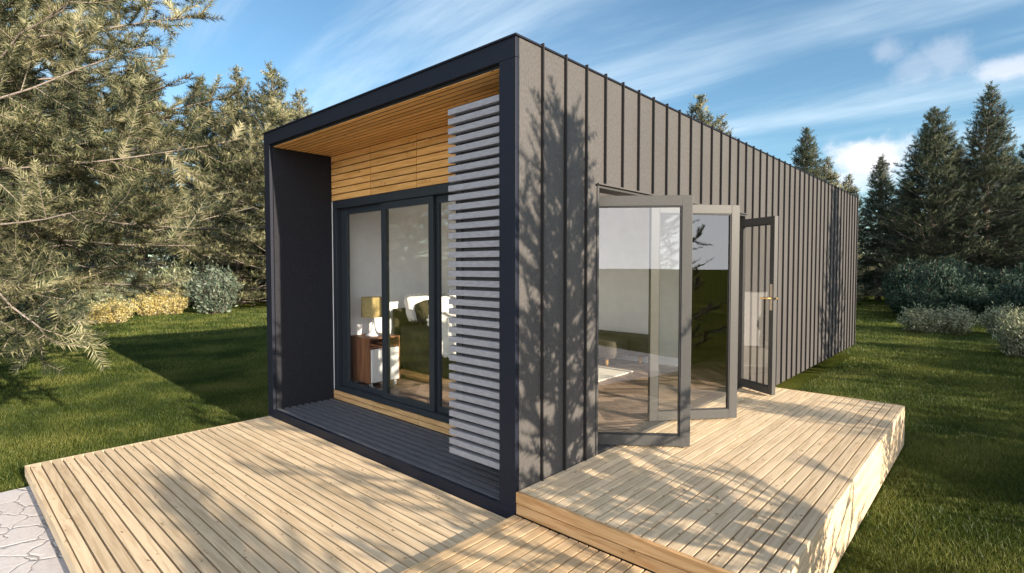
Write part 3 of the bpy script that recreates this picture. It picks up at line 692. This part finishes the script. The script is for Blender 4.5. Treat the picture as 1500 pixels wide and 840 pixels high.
# 4. bushes
def bush_mesh(name, mt, seed, n_stem=60, leaf=.09, lw=.035, per=26, h=1.0, r=.6, upright=.5):
    rs = np.random.default_rng(seed); Vs = []; SV = []; SF = []; sb = 0
    sp = Spray(.1, .01, .1)
    for i in range(n_stem):
        a = rs.uniform(0, 6.283); rr = math.sqrt(rs.uniform(0, 1)); base = np.array((math.cos(a)*rr*r*.35, math.sin(a)*rr*r*.35, 0))
        tip = np.array((math.cos(a)*rr*r, math.sin(a)*rr*r, h*(1-.42*rr**2.5)*rs.uniform(.72, 1.08)))
        mid = base*.4+tip*.6; mid[2] = tip[2]*(.45)
        q = np.linspace(0, 1, 6)[:, None]; P = (1-q)**2*base+2*q*(1-q)*mid+q**2*tip; sp.stem(P, .008, .003)
        m_ = per; u = rs.uniform(.12, 1, m_)[:, None]; C = (1-u)**2*base+2*u*(1-u)*mid+u**2*tip
        D = rs.normal(0, 1, (m_, 3)); D[:, 2] = np.abs(D[:, 2])*upright+.25; D /= np.linalg.norm(D, axis=1)[:, None]
        # clusters round the stem
        C = C+rs.normal(0, leaf*.55, (m_, 3)); C[:, 2] = np.maximum(C[:, 2], .03)
        w = np.cross(D, rs.normal(0, 1, (m_, 3))); w /= np.linalg.norm(w, axis=1)[:, None]; ll = leaf*rs.uniform(.6, 1.25, (m_, 1)); w *= lw/2*ll/leaf
        Vs.append(np.stack([C, C+D*ll*.45+w, C+D*ll, C+D*ll*.45-w], 1).reshape(-1, 3))
    V = np.concatenate(Vs); F = np.arange(len(V)).reshape(-1, 4)
    return tri_mesh(name+'_foliage', V, F, mt, k=4), tri_mesh(name+'_stems', np.concatenate(sp.SV), np.concatenate(sp.SF), M['bark'], k=4)
bD = [bush_mesh('bush', M['bushd'], 40+i, 210, .10, .035, 80, 1.0, .75) for i in range(3)]
bL = bush_mesh('bush', M['bushl'], 50, 200, .10, .035, 44, 1.0, .62)
bW = [bush_mesh('bush', M['bushw'], 60+i, 120, .12, .032, 36, 1.0, .75, .9) for i in range(2)]
bY = bush_mesh('bush', M['bushy'], 70, 120, .10, .035, 34, 1.0, .75, .9)
def plant_bush(me, label, loc, s, sz, rz, group):
    t = thing('shrub', label, 'shrub', loc, rz, group); t.scale = (s, s, sz)
    link('foliage', me[0], None, t); link('stems', me[1], None, t); return t
G = 'silver leaved shrubs at the edge of the right lawn'
def gnd(px, py): # point of the lawn under a pixel
    d = (CAM.z-GZ)/((py-391.3)/784.5); p = px2w(px, 391, d); return Vector((p.x, p.y, GZ)), d
for i, (px, py, wpx, hpx, lab) in enumerate((
    (1352, 488, 52, 36, 'left one of the silver leaved shrub pair beside the dark hedge'), (1398, 490, 50, 38, 'right one of the silver leaved shrub pair beside the dark hedge'),
    (1475, 492, 54, 42, 'silver leaved shrub just behind the one at the right edge'), (1502, 524, 60, 62, 'silver leaved shrub cut off by the right edge of the photo'))):
    p, d = gnd(px, py); s_ = wpx/784.5*d/1.5*1.15; plant_bush(bW[i % 2], lab, p, s_, hpx/784.5*d*1.05, i*1.7, G)
G = 'dark shrubs forming the right hedge'
words = ['by the house end', 'beside the one at the house end', 'left of the middle', 'in the middle', 'right of the middle', 'near the right edge', 'at the right edge']
rb = random.Random(5)
for row, (py, top, lab0) in enumerate(((455, 392, 'front row dark green shrub'), (432, 376, 'back row dark green hedge shrub'))):
    for i in range(7):
        px = 1272+i*40+row*14; pyy = py + (rb.uniform(-4, 14) if row == 0 else 0)
        if row == 0 and i < 2: px += 60; 
        p, d = gnd(px, pyy); hh = (pyy-top+rb.uniform(-6, 8))/784.5*d
        plant_bush(bD[(i+row) % 3], lab0+' '+words[i], p, max(1.1, 46/784.5*d/1.5*1.35), hh, rb.uniform(0, 6), G)
for i, (px, py, wpx, top, lab) in enumerate(((1345, 468, 60, 418, 'dark green shrub right behind the left silver shrub'), (1420, 470, 66, 420, 'dark green shrub between the silver shrubs'), (1500, 478, 60, 415, 'dark green shrub behind the right edge silver shrubs'))):
    p, d = gnd(px, py); plant_bush(bD[i], lab, p, wpx/784.5*d/1.5*1.2, (py-top)/784.5*d, i*2., G)
G = 'shrubs along the back of the left lawn'
for i, (me, px, py, wpx, hpx, lab) in enumerate((
    (bY, 132, 476, 46, 30, 'yellow flowering shrub furthest left below the spruce branches'), (bY, 168, 474, 44, 32, 'yellow flowering shrub second from the left'),
    (bY, 218, 463, 46, 34, 'bright yellow shrub left of the dark round shrub'), (bY, 250, 461, 44, 34, 'bright yellow shrub touching the dark round shrub'),
    (bW[0], 95, 480, 56, 44, 'silver shrub left of the yellow shrubs'), (bW[1], 150, 462, 60, 44, 'silver shrub behind the leftmost yellow shrubs'), (bW[0], 262, 450, 60, 56, 'silver shrub behind the bright yellow ones'),
    (bL, 312, 460, 74, 66, 'grey green round shrub standing alone on the lawn edge'), (bD[0], 374, 441, 40, 42, 'dark round shrub half hidden by the house'), (bD[1], 30, 476, 70, 52, 'dark shrub at the left edge of the photo'),
    (bL, 205, 450, 60, 52, 'grey green shrub behind the bright yellow ones'), (bD[2], 70, 468, 60, 60, 'dark shrub behind the silver one at the left'))):
    p, d = gnd(px, py); plant_bush(me, lab, p, wpx/784.5*d/1.5*1.1, hpx/784.5*d*1.08, i*1.3, G)
# tall bushes beyond the right edge that shade the right lawn
G = 'tall dark shrubs shading the right lawn'
for i in range(12):
    y = 4.2+i*1.7+rb.uniform(-.3, .3)
    plant_bush(bD[i % 3], 'tall dark shrub standing beyond the right edge of the photo', (8.6+rb.uniform(-.6, .8), y, GZ), 1.5, rb.uniform(1.7, 2.35), i*1.1, G)
for i in range(6):
    plant_tree(sB if i % 2 else sA, 'tall spruce beyond the right edge shading the far trees', (16+rb.uniform(-1, 1)+i*.8, 17+i*3.4, GZ), i*1.9, .8+.04*i, 'spruces beyond the right edge')
